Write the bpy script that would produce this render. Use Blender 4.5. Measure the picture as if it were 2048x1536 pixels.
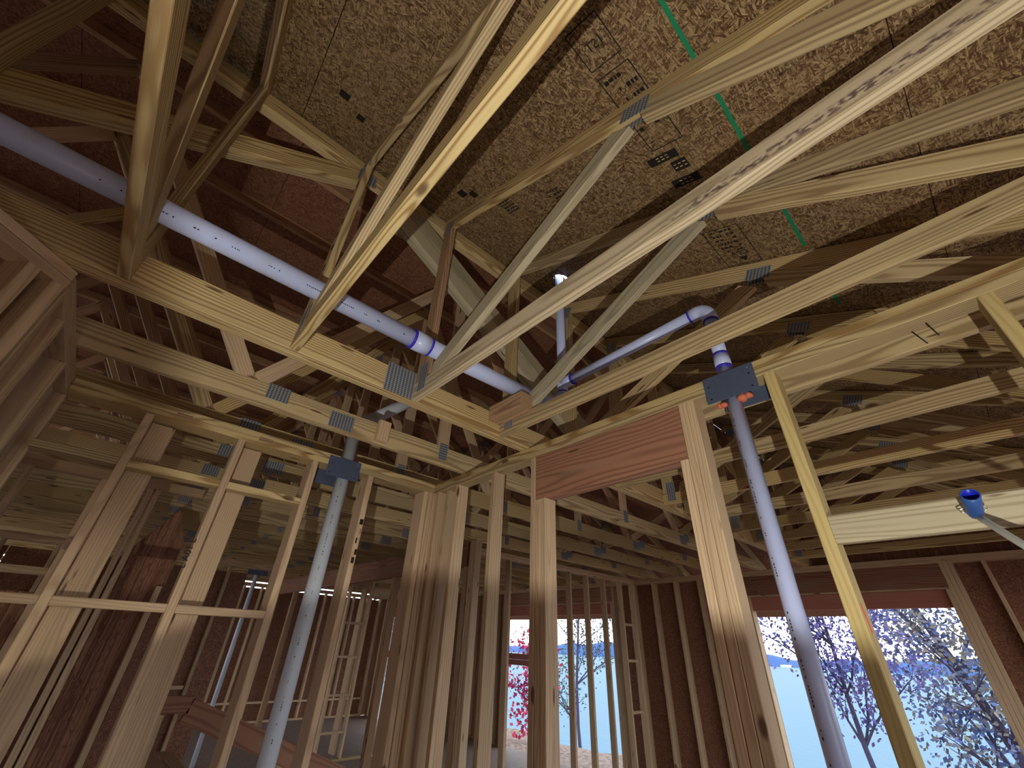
import bpy, bmesh, math, random
from mathutils import Vector as V, Matrix, noise as mnoise
random.seed(7)
for o in list(bpy.data.objects): bpy.data.objects.remove(o)
S = bpy.context.scene
COL = S.collection

# ------------------------------------------------------------------ camera
CZ = 1.72
R = Matrix(((0.67691614, -0.37150909, -0.63542547),
            (0.73507395, 0.38587287, 0.55746607),
            (0.03808974, -0.84444249, 0.53429023)))
cam = bpy.data.cameras.new('camera'); camo = bpy.data.objects.new('camera', cam); COL.objects.link(camo)
rgt = R @ V((1, 0, 0)); upv = R @ V((0, -1, 0)); bck = R @ V((0, 0, -1))
camo.matrix_world = Matrix(((rgt.x, upv.x, bck.x, 0), (rgt.y, upv.y, bck.y, 0), (rgt.z, upv.z, bck.z, CZ), (0, 0, 0, 1)))
cam.sensor_width = 36; cam.lens = 36 * 823 / 2048; cam.clip_start = .03; cam.clip_end = 6000
S.camera = camo

# ------------------------------------------------------------------ sky and exposure
w = bpy.data.worlds.new('sky'); S.world = w; w.use_nodes = True
nt = w.node_tree; bg = nt.nodes['Background']
tc = nt.nodes.new('ShaderNodeTexCoord'); sp = nt.nodes.new('ShaderNodeSeparateXYZ'); rp = nt.nodes.new('ShaderNodeValToRGB')
nt.links.new(tc.outputs['Generated'], sp.inputs[0]); nt.links.new(sp.outputs[2], rp.inputs[0]); nt.links.new(rp.outputs[0], bg.inputs[0])
rp.color_ramp.elements[0].position = .0; rp.color_ramp.elements[0].color = (.93, .97, 1, 1)
rp.color_ramp.elements[1].position = .6; rp.color_ramp.elements[1].color = (.72, .85, 1, 1)
bg.inputs[1].default_value = 3.9
vs = S.view_settings
vs.view_transform = 'Standard'; vs.look = 'None'; vs.gamma = 1; vs.exposure = 0.0; vs.use_curve_mapping = False

# ------------------------------------------------------------------ work light (a real lamp on the floor behind the camera)
LAMP = V((.20, -.30, 1.05))
ld = bpy.data.lights.new('work_light_bulb', 'POINT'); ld.energy = 72; ld.shadow_soft_size = .008; ld.color = (.97, .92, .56)
lo = bpy.data.objects.new('work_light_bulb', ld); COL.objects.link(lo)   # parented to the work light below
ls = bpy.data.lights.new('work_light_lens', 'SPOT'); ls.energy = 112; ls.shadow_soft_size = .008; ls.color = (.90, .93, 1.0); ls.spot_size = math.radians(120); ls.spot_blend = .8
lso = bpy.data.objects.new('work_light_lens', ls); COL.objects.link(lso)   # the cool centre of the same lamp's beam
lso.rotation_euler = V((-.50, .58, .64)).to_track_quat('-Z', 'Y').to_euler()

ZP = 2.773   # top of the wall plates = underside of the trusses

# ------------------------------------------------------------------ node helpers and materials
class N:
    def __init__(s, name):
        s.m = bpy.data.materials.new(name); s.m.use_nodes = True; s.t = s.m.node_tree
        s.b = s.t.nodes['Principled BSDF']; s.b.inputs['Specular IOR Level'].default_value = .25
    def n(s, typ, **k):
        x = s.t.nodes.new('ShaderNode' + typ)
        for a, v in k.items(): setattr(x, a, v)
        return x
    def put(s, inp, v):
        if hasattr(v, 'links') or isinstance(v, bpy.types.NodeSocket): s.t.links.new(v, inp)
        else: inp.default_value = v
    def math(s, op, a, b=0.0, c=None, clamp=False):
        x = s.n('Math', operation=op, use_clamp=clamp); s.put(x.inputs[0], a); s.put(x.inputs[1], b)
        if c is not None: s.put(x.inputs[2], c)
        return x.outputs[0]
    def xyz(s, x, y, z):
        c = s.n('CombineXYZ'); s.put(c.inputs[0], x); s.put(c.inputs[1], y); s.put(c.inputs[2], z); return c.outputs[0]
    def sep(s, v):
        c = s.n('SeparateXYZ'); s.put(c.inputs[0], v); return c.outputs
    def noise(s, vec, scale=1.0, detail=2.0, rough=.5):
        x = s.n('TexNoise'); s.put(x.inputs['Vector'], vec); x.inputs['Scale'].default_value = scale
        x.inputs['Detail'].default_value = detail; x.inputs['Roughness'].default_value = rough; return x.outputs['Fac']
    def voro(s, vec, scale=1.0, out='Distance', rnd=1.0):
        x = s.n('TexVoronoi'); s.put(x.inputs['Vector'], vec); x.inputs['Scale'].default_value = scale
        x.inputs['Randomness'].default_value = rnd; return x.outputs[out]
    def mix(s, f, a, b, blend='MIX'):
        x = s.n('Mix', data_type='RGBA', blend_type=blend); s.put(x.inputs[0], f)
        for i, v in ((6, a), (7, b)):
            if isinstance(v, tuple): v = (*v[:3], 1)
            s.put(x.inputs[i], v)
        return x.outputs[2]
    def ss(s, v, a, b):
        x = s.n('MapRange', interpolation_type='SMOOTHSTEP'); s.put(x.inputs[0], v); x.inputs[1].default_value = a; x.inputs[2].default_value = b
        return x.outputs[0]
    def obj(s): return s.n('TexCoord').outputs['Object']
    def rnd(s): return s.n('ObjectInfo').outputs['Random']
    def color(s, c): s.put(s.b.inputs['Base Color'], (*c[:3], 1) if isinstance(c, tuple) else c)
    def rough(s, v): s.put(s.b.inputs['Roughness'], v)
    def bump(s, h, strength=.3, dist=.002):
        x = s.n('Bump'); s.put(x.inputs['Height'], h); x.inputs['Strength'].default_value = strength; x.inputs['Distance'].default_value = dist
        s.t.links.new(x.outputs[0], s.b.inputs['Normal'])

def wood(name, light, dark, tint, ring=.012, contrast=1.1, knots=.12, stain=.35, streak=False):
    g = N(name); p = g.obj(); x, y, z = g.sep(p); r = g.rnd()
    r2 = g.math('FRACT', g.math('MULTIPLY', r, 17.31)); r3 = g.math('FRACT', g.math('MULTIPLY', r, 53.77))
    off = g.math('MULTIPLY', r, 90.0)
    xo = g.math('ADD', x, off)
    n1 = g.noise(g.xyz(g.math('MULTIPLY', xo, 1.1), g.math('MULTIPLY', y, 5), g.math('MULTIPLY', z, 5)), 1, 2)
    n1b = g.noise(g.xyz(g.math('MULTIPLY_ADD', xo, .9, 31.7), g.math('MULTIPLY', y, 5), g.math('MULTIPLY', z, 5)), 1, 1)
    yy = g.math('ADD', g.math('ADD', y, g.math('MULTIPLY_ADD', r2, .16, -.08)), g.math('MULTIPLY_ADD', n1, .10, -.05))
    zz = g.math('ADD', g.math('ADD', z, g.math('MULTIPLY_ADD', r3, .11, -.02)), g.math('MULTIPLY_ADD', n1b, .07, -.035))
    rr = g.math('SQRT', g.math('ADD', g.math('MULTIPLY', yy, yy), g.math('MULTIPLY', zz, zz)))
    sn = g.math('SINE', g.math('MULTIPLY', rr, 6.283 / ring))
    rg = g.math('POWER', g.math('MULTIPLY_ADD', sn, .5, .5), 2.2)
    fib = g.noise(g.xyz(g.math('MULTIPLY', xo, 4), g.math('MULTIPLY', y, 260), g.math('MULTIPLY', z, 260)), 1, 1)
    f = g.math('ADD', g.math('MULTIPLY', rg, contrast), g.math('MULTIPLY_ADD', fib, .5, -.25), clamp=True)
    c = g.mix(f, light, dark)
    c = g.mix(g.math('MULTIPLY', r3, .75), c, g.mix(f, tint, tuple(a * .62 for a in tint)))
    st = g.ss(g.noise(g.xyz(g.math('MULTIPLY', xo, 1.3), g.math('MULTIPLY', y, 14), g.math('MULTIPLY', z, 14)), 1, 3), .52, .75)
    c = g.mix(g.math('MULTIPLY', st, stain), c, (.30, .21, .14))
    kd = g.voro(g.xyz(g.math('MULTIPLY_ADD', xo, 2.6, 4.4), g.math('MULTIPLY', y, 15), g.math('MULTIPLY', z, 6)), 1)
    k = g.math('SUBTRACT', 1.0, g.ss(kd, knots * .55, knots)); c = g.mix(g.math('MULTIPLY', k, .85), c, (.10, .045, .022))
    if streak:
        band = g.math('MULTIPLY', g.ss(y, -.040, -.022), g.math('SUBTRACT', 1.0, g.ss(y, -.006, .008)))
        sx = g.math('MULTIPLY', g.ss(x, 1.35, 1.6), g.math('SUBTRACT', 1.0, g.ss(x, 2.35, 2.6)))
        blot = g.ss(g.noise(g.xyz(g.math('MULTIPLY', x, 45), g.math('MULTIPLY', y, 90), 0.0), 1, 4), .42, .60)
        c = g.mix(g.math('MULTIPLY', g.math('MULTIPLY', band, sx), blot), c, (.16, .10, .09))
    br = g.math('MULTIPLY_ADD', r2, .30, .84)
    c = g.mix(1.0, c, g.xyz(br, br, br), 'MULTIPLY')
    g.color(c); g.rough(.72); g.bump(g.math('ADD', f, g.math('MULTIPLY', k, 1.0)), .25, .0012)
    return g.m

M = {}
M['pine'] = wood('yellow_pine', (.62, .465, .215), (.33, .185, .062), (.60, .46, .275))
M['pine_wane'] = wood('pale_pine_with_bark_streak', (.66, .53, .33), (.44, .31, .15), (.66, .54, .38), streak=True, knots=.02)
M['stud'] = wood('spruce_stud', (.65, .45, .285), (.44, .27, .16), (.65, .48, .30), contrast=.6)
M['ystud'] = wood('yellow_treated_stud', (.58, .43, .17), (.40, .27, .09), (.60, .46, .22), contrast=.5, knots=.15)
M['lvl'] = wood('laminated_veneer_beam', (.36, .17, .10), (.22, .09, .05), (.34, .17, .11), ring=.02, contrast=.9, stain=.6, knots=.14)
M['redwood'] = wood('red_header_plywood', (.46, .17, .12), (.34, .11, .08), (.42, .17, .12), contrast=.4)
M['pale'] = wood('pale_greenish_spruce', (.50, .425, .29), (.35, .28, .17), (.49, .42, .30), contrast=.85, knots=.10)
M['dark'] = wood('old_dark_pine', (.50, .30, .17), (.32, .17, .085), (.46, .30, .18))

def osb(name, base, lo, hi):
    g = N(name); p = g.obj(); x, y, z = g.sep(p); off = g.math('MULTIPLY', g.rnd(), 40.0)
    wv = g.noise(p, 7, 2); wx = g.math('MULTIPLY_ADD', wv, .05, off)
    col = None; hs = None
    for i, (ang, sx, sy, th) in enumerate(((1.35, 6, 30, 0), (1.75, 6, 33, .40), (2.3, 7, 32, .55), (.75, 6.5, 30, .60), (2.9, 7, 40, .68), (1.5, 8, 55, .72))):
        ca, sa = math.cos(ang), math.sin(ang)
        u = g.math('ADD', g.math('ADD', g.math('MULTIPLY', x, ca), g.math('MULTIPLY', y, sa)), g.math('ADD', wx, i * 3.1))
        v = g.math('ADD', g.math('SUBTRACT', g.math('MULTIPLY', y, ca), g.math('MULTIPLY', x, sa)), g.math('MULTIPLY', wv, .03))
        vec = g.xyz(g.math('MULTIPLY', u, sx), g.math('MULTIPLY', v, sy), 0.0)
        vn = g.n('TexVoronoi', voronoi_dimensions='2D'); g.put(vn.inputs['Vector'], vec)
        rnd = g.sep(vn.outputs['Color'])
        edge = g.ss(vn.outputs['Distance'], .25, .75)
        shade = g.math('ADD', g.math('MULTIPLY', rnd[0], 1.05), g.math('MULTIPLY', edge, -.45), clamp=True)
        ci = g.mix(shade, lo, hi)
        if col is None: col, hs = ci, shade
        else:
            mk = g.ss(rnd[1], th, th + .02)
            col = g.mix(mk, col, ci); hs = g.math('ADD', g.math('MULTIPLY', mk, g.math('SUBTRACT', shade, hs)), hs)
    dk = g.ss(g.noise(g.xyz(g.math('MULTIPLY', x, 30), g.math('MULTIPLY', y, 60), off), 1, 3), .63, .70)
    col = g.mix(g.math('MULTIPLY', dk, .7), col, tuple(a * .4 for a in lo))
    big = g.noise(p, 2.5, 2); col = g.mix(g.math('MULTIPLY', g.ss(big, .35, .7), .22), col, base)
    g.color(col); g.rough(.6); g.bump(hs, .35, .003)
    return g.m
M['osb'] = osb('osb_roof_sheathing', (.30, .185, .085), (.085, .04, .018), (.50, .35, .18))
M['osb_red'] = osb('osb_wall_sheathing', (.33, .15, .085), (.16, .065, .036), (.42, .21, .125))
M['osb_floor'] = osb('osb_subfloor', (.34, .25, .22), (.22, .16, .14), (.44, .34, .29))

def plain(name, c, rough=.5, metal=0.0, nz=.0, nsc=20):
    g = N(name)
    if nz:
        n = g.noise(g.obj(), nsc, 3); g.color(g.mix(g.math('MULTIPLY', n, nz), c, tuple(a * .45 for a in c)))
    else: g.color(c)
    g.rough(rough); g.b.inputs['Metallic'].default_value = metal; return g.m
g = N('white_pvc'); n = g.noise(g.obj(), 9, 3)
g.color(g.mix(g.ss(n, .55, .8), (.58, .64, .97), (.54, .58, .80))); g.rough(.32); g.b.inputs['Specular IOR Level'].default_value = .5; M['pvc'] = g.m
g = N('grey_pvc'); g.color((.62, .66, .74)); g.rough(.35); M['pvcg'] = g.m
M['primer'] = plain('violet_pipe_primer', (.055, .04, .55), .4)
M['guard'] = plain('grey_steel_guard_plate', (.115, .14, .225), .5, .3, .3, 30)
M['hole'] = plain('dark_hole', (.012, .009, .008), .9)
M['ink'] = plain('black_ink', (.02, .015, .013), .8)
M['nail'] = plain('steel_nail', (.75, .75, .78), .3, .9)
M['bluep'] = plain('blue_plastic', (.035, .09, .30), .35)
M['bluein'] = plain('bright_blue_plastic_lining', (.01, .02, .42), .35)
M['cord'] = plain('white_cable_jacket', (.66, .70, .66), .45, 0, .15, 60)
M['foam'] = plain('salmon_fire_foam', (.80, .22, .13), .7, 0, .6, 90)
M['rope'] = plain('green_line_paint', (.02, .30, .14), .7, 0, .5, 70)
M['blackp'] = plain('black_metal', (.03, .03, .032), .5)
g = N('galvanised_connector'); p = g.obj(); x, y, z = g.sep(p)
a = g.math('ABSOLUTE', g.math('SUBTRACT', g.math('FRACT', g.math('MULTIPLY', x, 1 / .018)), .5))
b_ = g.math('ABSOLUTE', g.math('SUBTRACT', g.math('FRACT', g.math('MULTIPLY', y, 1 / .011)), .5))
sl = g.math('MULTIPLY', g.math('LESS_THAN', a, .26), g.math('LESS_THAN', b_, .30))
g.color(g.mix(sl, (.36, .38, .42), (.07, .07, .085))); g.rough(.42); g.b.inputs['Metallic'].default_value = .35; g.bump(g.math('MULTIPLY', sl, -1.0), .6, .002); M['galv'] = g.m
g = N('lake_water'); x = g.n('TexCoord').outputs['Object']; nn = g.noise(g.xyz(g.math('MULTIPLY', g.sep(x)[0], .35), g.math('MULTIPLY', g.sep(x)[1], .9), 0.0), 1, 4)
g.color((.08, .15, .20)); g.rough(.5); g.bump(nn, .35, .2); g.b.inputs['Specular IOR Level'].default_value = .03; M['lake'] = g.m
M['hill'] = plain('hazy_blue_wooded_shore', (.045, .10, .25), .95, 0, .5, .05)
g = N('leaf_litter_ground'); p = g.obj(); g.color(g.mix(g.ss(g.noise(p, 9, 4), .35, .65), (.23, .155, .12), (.11, .07, .05))); g.rough(.95); M['ground'] = g.m
M['bark'] = plain('grey_violet_bark', (.07, .06, .11), .9, 0, .5, 12)
def leafmat(name, a, b):
    g = N(name); r = g.noise(g.obj(), 1.4, 1); g.color(g.mix(g.ss(r, .35, .65), a, b)); g.rough(.8); return g.m
M['leaf_v'] = leafmat('mauve_leaves', (.15, .10, .25), (.08, .08, .24))
M['leaf_b'] = leafmat('blue_green_and_ochre_leaves', (.075, .11, .27), (.20, .17, .12))
M['leaf_g'] = leafmat('olive_leaves', (.11, .13, .07), (.05, .09, .15))
M['leaf_r'] = leafmat('red_maple_leaves', (.50, .04, .08), (.34, .035, .13))
M['white'] = plain('white_house_wrap', (.75, .74, .80), .6)

# ------------------------------------------------------------------ mesh helpers
def link(name, mesh, mat=None, parent=None):
    o = bpy.data.objects.new(name, mesh); COL.objects.link(o)
    if mat is not None and not mesh.materials: mesh.materials.append(M[mat])
    if parent: o.parent = parent
    return o
def tag(o, label=None, cat=None, group=None, kind=None):
    if label: o['label'] = label
    if cat: o['category'] = cat
    if group: o['group'] = group
    if kind: o['kind'] = kind
    return o
def empty(name, loc, label=None, cat=None, group=None, kind=None):
    o = bpy.data.objects.new(name, None); COL.objects.link(o); o.location = V(loc); o.empty_display_size = .1
    return tag(o, label, cat, group, kind)
def place(o, mat4):
    if o.parent: mat4 = Matrix.Translation(-Vp(o.parent)) @ mat4
    o.matrix_basis = mat4
def Vp(p):
    v = V(p.location)
    q = p.parent
    while q: v += q.location; q = q.parent
    return v
_cache = {}
def boxmesh(L, W, T, c0=0.0, c1=0.0, ch=.0028):
    """beam along +x from 0 to L, width W in y, thickness T in z, chamfered edges, sheared ends"""
    key = tuple(round(a, 4) for a in (L, W, T, c0, c1, ch))
    if key in _cache: return _cache[key]
    a, b = W / 2, T / 2; ch = min(ch, a * .4, b * .4)
    pr = [(-a + ch, -b), (a - ch, -b), (a, -b + ch), (a, b - ch), (a - ch, b), (-a + ch, b), (-a, b - ch), (-a, -b + ch)]
    vs_ = [(c0 * y, y, z) for y, z in pr] + [(L + c1 * y, y, z) for y, z in pr]
    fs = [tuple(range(7, -1, -1)), tuple(range(8, 16))] + [(i, (i + 1) % 8, 8 + (i + 1) % 8, 8 + i) for i in range(8)]
    m = bpy.data.meshes.new('board'); m.from_pydata(vs_, [], [f for f in fs]); m.update()
    _cache[key] = m
    return m
def board(name, parent, mat, p0, p1, W, T, side, c0=0.0, c1=0.0, ch=.0028):
    p0, p1 = V(p0), V(p1); X = (p1 - p0); L = X.length; X.normalize()
    Y = V(side); Y = (Y - X * Y.dot(X)).normalized(); Z = X.cross(Y)
    m0 = boxmesh(L, W, T, c0, c1, ch)
    if m0.materials and m0.materials[0] != M[mat]:
        m0 = m0.copy(); m0.materials.clear()
    o = link(name, m0, mat, parent)
    place(o, Matrix(((X.x, Y.x, Z.x, p0.x), (X.y, Y.y, Z.y, p0.y), (X.z, Y.z, Z.z, p0.z), (0, 0, 0, 1))))
    return o
def box(name, parent, mat, lo, hi, axis=None, ch=.0028):
    """axis aligned board; grain runs along `axis` (default: longest)"""
    lo, hi = V(lo), V(hi); d = hi - lo; c = (lo + hi) / 2
    ax = axis if axis is not None else max(range(3), key=lambda i: d[i])
    o2 = [i for i in range(3) if i != ax]
    wi = max(o2, key=lambda i: d[i]); ti = [i for i in o2 if i != wi][0]
    p0 = c.copy(); p1 = c.copy(); p0[ax] = lo[ax]; p1[ax] = hi[ax]
    side = V((0, 0, 0)); side[wi] = 1
    return board(name, parent, mat, p0, p1, d[wi], d[ti], side, ch=ch)
def tube(name, parent, mat, pts, r, seg=18, cap=True, r2=None):
    """swept round tube through pts"""
    pts = [V(p) for p in pts]; bm = bmesh.new(); rings = []; prevn = None
    org = pts[0].copy()
    for i, p in enumerate(pts):
        t = (pts[min(i + 1, len(pts) - 1)] - pts[max(i - 1, 0)]).normalized()
        if prevn is None:
            nrm = t.orthogonal().normalized()
        else:
            nrm = (prevn - t * prevn.dot(t)).normalized()
        prevn = nrm; bn = t.cross(nrm)
        ri = r if r2 is None else r + (r2 - r) * i / (len(pts) - 1)
        rings.append([bm.verts.new(p - org + (nrm * math.cos(2 * math.pi * k / seg) + bn * math.sin(2 * math.pi * k / seg)) * ri) for k in range(seg)])
    for a_, b2 in zip(rings, rings[1:]):
        for k in range(seg):
            f = bm.faces.new((a_[k], a_[(k + 1) % seg], b2[(k + 1) % seg], b2[k])); f.smooth = True
    if cap:
        bm.faces.new(rings[0][::-1]); bm.faces.new(rings[-1])
    bmesh.ops.recalc_face_normals(bm, faces=bm.faces)
    m = bpy.data.meshes.new(name); bm.to_mesh(m); bm.free()
    o = link(name, m, mat, parent); place(o, Matrix.Translation(org)); return o
def arc(c, a, b, rad, n=8):
    """quarter bend: starts at c+... returns points from c-a*rad to c+b*rad bending through c"""
    c, a, b = V(c), V(a).normalized(), V(b).normalized(); o = c - a * rad + b * rad
    return [o - b * rad * math.cos(t * math.pi / 2 / n) + a * rad * math.sin(t * math.pi / 2 / n) for t in range(n + 1)]
def polyprism(name, parent, mat, pts, thick):
    """flat polygon (3d points, ordered) extruded by vector thick"""
    pts = [V(p) for p in pts]; th = V(thick); org = pts[0].copy(); n_ = len(pts)
    vs_ = [tuple(p - org) for p in pts] + [tuple(p - org + th) for p in pts]
    fs = [tuple(range(n_)), tuple(range(2 * n_ - 1, n_ - 1, -1))] + [(i, i + n_, (i + 1) % n_ + n_, (i + 1) % n_) for i in range(n_)]
    m = bpy.data.meshes.new(name); m.from_pydata(vs_, [], fs)
    bm = bmesh.new(); bm.from_mesh(m); bmesh.ops.recalc_face_normals(bm, faces=bm.faces); bm.to_mesh(m); bm.free()
    o = link(name, m, mat, parent); place(o, Matrix.Translation(org)); return o
def plate(parent, c, ux, uy, w_, h_, name='connector_plate', mat='galv', t=.0022):
    """thin steel plate centred at c, local x along ux, y along uy"""
    ux, uy = V(ux).normalized(), V(uy).normalized(); c = V(c)
    return board(name, parent, mat, c - ux * w_ / 2, c + ux * w_ / 2, h_, t, uy, ch=.0004)
def text(name, parent, mat, s, origin, ux, uy, size, mirror=False):
    cu = bpy.data.curves.new(name, 'FONT'); cu.body = s; cu.size = size; cu.extrude = .0004; cu.resolution_u = 2
    t = bpy.data.objects.new(name, cu); COL.objects.link(t); bpy.context.view_layer.update()
    me = bpy.data.meshes.new_from_object(t.evaluated_get(bpy.context.evaluated_depsgraph_get()))
    bpy.data.objects.remove(t); me.materials.clear()
    o = link(name, me, mat, parent); X = V(ux).normalized(); Y = V(uy).normalized(); Z = X.cross(Y); q = V(origin)
    place(o, Matrix(((X.x, Y.x, Z.x, q.x), (X.y, Y.y, Z.y, q.y), (X.z, Y.z, Z.z, q.z), (0, 0, 0, 1)))); return o
ZV = V((0, 0, 1)); XV = V((1, 0, 0)); YV = V((0, 1, 0))
TH = .038

# ================================================================== THE SETTING
# ---------------- floor
floor = empty('floor', (-5.5, 1.2, 0), 'bare wooden panel subfloor of the unfinished house', None, kind='structure')
for i in range(6):
    for j in range(10):
        x0 = -12.7 + i * 2.44 - (j % 2) * 1.22; y0 = -5 + j * 1.22
        xa, xb = max(x0, -12.7), min(x0 + 2.437, 1.5)
        if xb - xa > .3: box('osb_panel', floor, 'osb_floor', (xa, y0, -.022), (xb, min(y0 + 1.217, 7.19), 0), ch=.001)

# ---------------- roof decks
SL = .44; ZD = 3.47   # underside of the deck over the hung trusses: z = ZD - SL*x
ceil = empty('ceiling', (-1.8, 2, 4.3), 'wood strand panel roof deck above the trusses', None, kind='structure')
sdir = V((1, 0, -SL)).normalized(); sn_ = V((SL, 0, 1)).normalized()
s0 = V((-1.86, 0, ZD + SL * 1.86))
row = 0; dist = 0.0
while dist < 4.2:
    L = 1.217; k = 0; y0 = -2.6 - (row % 2) * 1.22
    while y0 < 7.7:
        ya, yb = max(y0, -2.6), min(y0 + 2.437, 7.75)
        c = s0 + sdir * dist + sn_ * .0085
        if row == 0 and ya < 1.74 < yb: y0 += 2.44; continue
        board('osb_panel', ceil, 'osb', V((c.x, (ya + yb) / 2, c.z)), V((c.x, (ya + yb) / 2, c.z)) + sdir * L, yb - ya, .015, (0, 1, 0), ch=.001)
        y0 += 2.44
    dist += 1.22; row += 1
# main roof: flat-topped part and the slope to the lake side eave
ZF = 4.74
def mainz(y): return min(ZF, 2.98 + SL * (7.19 - y))
ybr = 7.19 - (ZF - 2.98) / SL
yy = -5.0; row = 0
while yy < ybr - .01:
    yb = min(yy + 1.217, ybr)
    x0 = -13.2 - (row % 2) * 1.22
    while x0 < -1.83:
        xa, xb = max(x0, -13.2), min(x0 + 2.437, -1.83)
        if xb > xa + .05: box('osb_panel', ceil, 'osb_red', (xa, yy, ZF), (xb, yb, ZF + .015), axis=0, ch=.001)
        x0 += 2.44
    yy += 1.22; row += 1
d2 = V((0, 1, -SL)).normalized(); q = 0.0
while q < 5.0:
    x0 = -13.2 - (row % 2) * 1.22
    while x0 < -1.83:
        xa, xb = max(x0, -13.2), min(x0 + 2.437, -1.83)
        if xb > xa + .05:
            c = V(((xa + xb) / 2, ybr, ZF)) + d2 * q + V((0, SL, 1)).normalized() * .0085
            board('osb_panel', ceil, 'osb_red', c, c + d2 * 1.217, xb - xa, .015, (1, 0, 0), ch=.001)
        x0 += 2.44
    q += 1.22; row += 1
zg = ZD + SL * 1.86
polyprism('gable_panel', ceil, 'osb_red', [(-1.86, -2.6, zg), (-1.86, -2.6, ZF), (-1.86, ybr, ZF), (-1.86, 4.19, zg)], (-.014, 0, 0))
polyprism('gable_panel', ceil, 'osb_red', [(-1.86, 4.25, zg), (-1.86, 7.7, zg), (-1.86, 7.7, 2.76), (-1.86, 7.0, 3.06)], (-.014, 0, 0))
polyprism('gable_panel', ceil, 'osb_red', [(-1.69, -2.6, 2.9), (-1.69, -2.6, ZF), (1.9, -2.6, ZF), (1.9, -2.6, 2.55)], (0, -.014, 0))
box('gap_block_sheet', ceil, 'hole', (-13.25, -5.05, ZF + .02), (-1.83, ybr + .05, ZF + .03), ch=.001)  # unseen dark sheets added over the decks to block light through panel gaps
c = V((-7.54, ybr - .03, ZF + .01)) + V((0, SL, 1)).normalized() * .022
board('gap_block_sheet', ceil, 'hole', c, c + d2 * 5.0, 11.4, .006, (1, 0, 0), ch=.001)
def holed(name, mat, c, L, Wd, th, hu, hv, hr, n_=24):
    bm = bmesh.new(); ve = [bm.verts.new(p) for p in ((0, -Wd / 2, 0), (L, -Wd / 2, 0), (L, Wd / 2, 0), (0, Wd / 2, 0))]
    ci = [bm.verts.new((hu + hr * math.cos(6.2832 * k / n_) * (1 + .15 * math.sin(k * 2.3)), hv + hr * math.sin(6.2832 * k / n_), 0)) for k in range(n_)]
    ed = [bm.edges.new((l[i], l[(i + 1) % len(l)])) for l in (ve, ci) for i in range(len(l))]
    bmesh.ops.triangle_fill(bm, use_beauty=True, edges=ed)
    r_ = bmesh.ops.extrude_face_region(bm, geom=bm.faces[:])
    for v in [x for x in r_['geom'] if isinstance(x, bmesh.types.BMVert)]: v.co.z += th
    bmesh.ops.recalc_face_normals(bm, faces=bm.faces)
    m = bpy.data.meshes.new(name); bm.to_mesh(m); bm.free(); o = link(name, m, mat, ceil)
    Z = sn_; Y = YV; X = sdir
    place(o, Matrix(((X.x, Y.x, Z.x, c.x), (X.y, Y.y, Z.y, c.y), (X.z, Y.z, Z.z, c.z), (0, 0, 0, 1)))); return o
HX, HY = -1.46, 1.735
hu = (V((HX, 0, ZD - SL * HX)) - s0).dot(sdir)
pc = s0 + YV * ((-2.6 + 2.437 * .5) + 2.44) ; pw = 2.437; py = -2.6 + 2.44 + 2.437 / 2
holed('osb_panel', 'osb', V((s0.x, py, s0.z)) + sn_ * .001, 1.217, pw, .015, hu, HY - py, .062)
holed('gap_block_sheet', 'hole', V((s0.x, 2.55, s0.z)) + sn_ * .022, 4.3, 10.4, .004, hu, HY - 2.55, .068)
polyprism('gable_panel', ceil, 'osb_red', [(-1.85, 7.21, ZP - .05), (1.75, 7.21, ZP - .05), (1.75, 7.21, ZD - SL * 1.75 - .002), (-1.85, 7.21, zg - .01)], (0, .014, 0))
rn = random.Random(4)
for _ in range(26):
    x_, y_ = rn.uniform(-4.5, -2.2), rn.uniform(-1.2, 2.8); tube('nail', ceil, 'nail', [(x_, y_, ZF), (x_ + rn.uniform(-.004, .004), y_, ZF - .045)], .002, 6)
# paint line and printed marks on the deck
def deckpt(x, y, off=.002): return V((x, y, ZD - SL * x)) - sn_ * off
for ya, yb in ((.35, .92), (.97, 1.40), (1.52, 2.0), (2.12, 2.6)):
    board('green_line', ceil, 'rope', deckpt(-.055, ya), deckpt(-.06, yb), .016, .001, sdir, ch=.0002)
def stamp_box(x0, x1, y0, y1, t=.004):
    for a_, b2 in (((x0, y0), (x1, y0)), ((x0, y1), (x1, y1)), ((x0, y0), (x0, y1)), ((x1, y0), (x1, y1))):
        board('stamp_rule', ceil, 'ink', deckpt(*a_), deckpt(*b2), t, .0008, sn_.cross(deckpt(*b2) - deckpt(*a_)), ch=.0002)
def bars(x0, x1, y, n, h=.012):
    rr_ = random.Random(int(abs(y) * 1000)); x = x0; bm = bmesh.new()
    while x < x1:
        w_ = rr_.uniform(.006, .02)
        if rr_.random() < .8:
            a0 = deckpt(x, y); a1 = deckpt(min(x + w_, x1), y)
            hh = h * rr_.uniform(.7, 1)
            bm.faces.new([bm.verts.new(p - V((-.3, y, 3.6))) for p in (a0, a1, a1 + YV * hh, a0 + YV * hh)])
        x += w_ + .005
    m = bpy.data.meshes.new('stamp_print'); bm.to_mesh(m); bm.free(); o = link('stamp_print', m, 'ink', ceil); place(o, Matrix.Translation(V((-.3, y, 3.6))))
stamp_box(-.42, -.255, 1.70, 2.03)
for q in range(6): bars(-.39, -.29, 1.715 + q * .035, 8, .016)
text('stamp_print', ceil, 'ink', 'CPA', deckpt(-.285, 1.945), -sdir, -YV, .05)
polyprism('stamp_mark', ceil, 'ink', [deckpt(-.34, 1.965), deckpt(-.30, 1.965), deckpt(-.32, 2.005)], -sn_ * .001)
stamp_box(-.36, -.23, .50, .66); stamp_box(-.36, -.23, .70, .86); stamp_box(-.36, -.23, .90, 1.10)
text('stamp_print', ceil, 'ink', '1ST', deckpt(-.255, .60), -sdir, -YV, .05)
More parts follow.
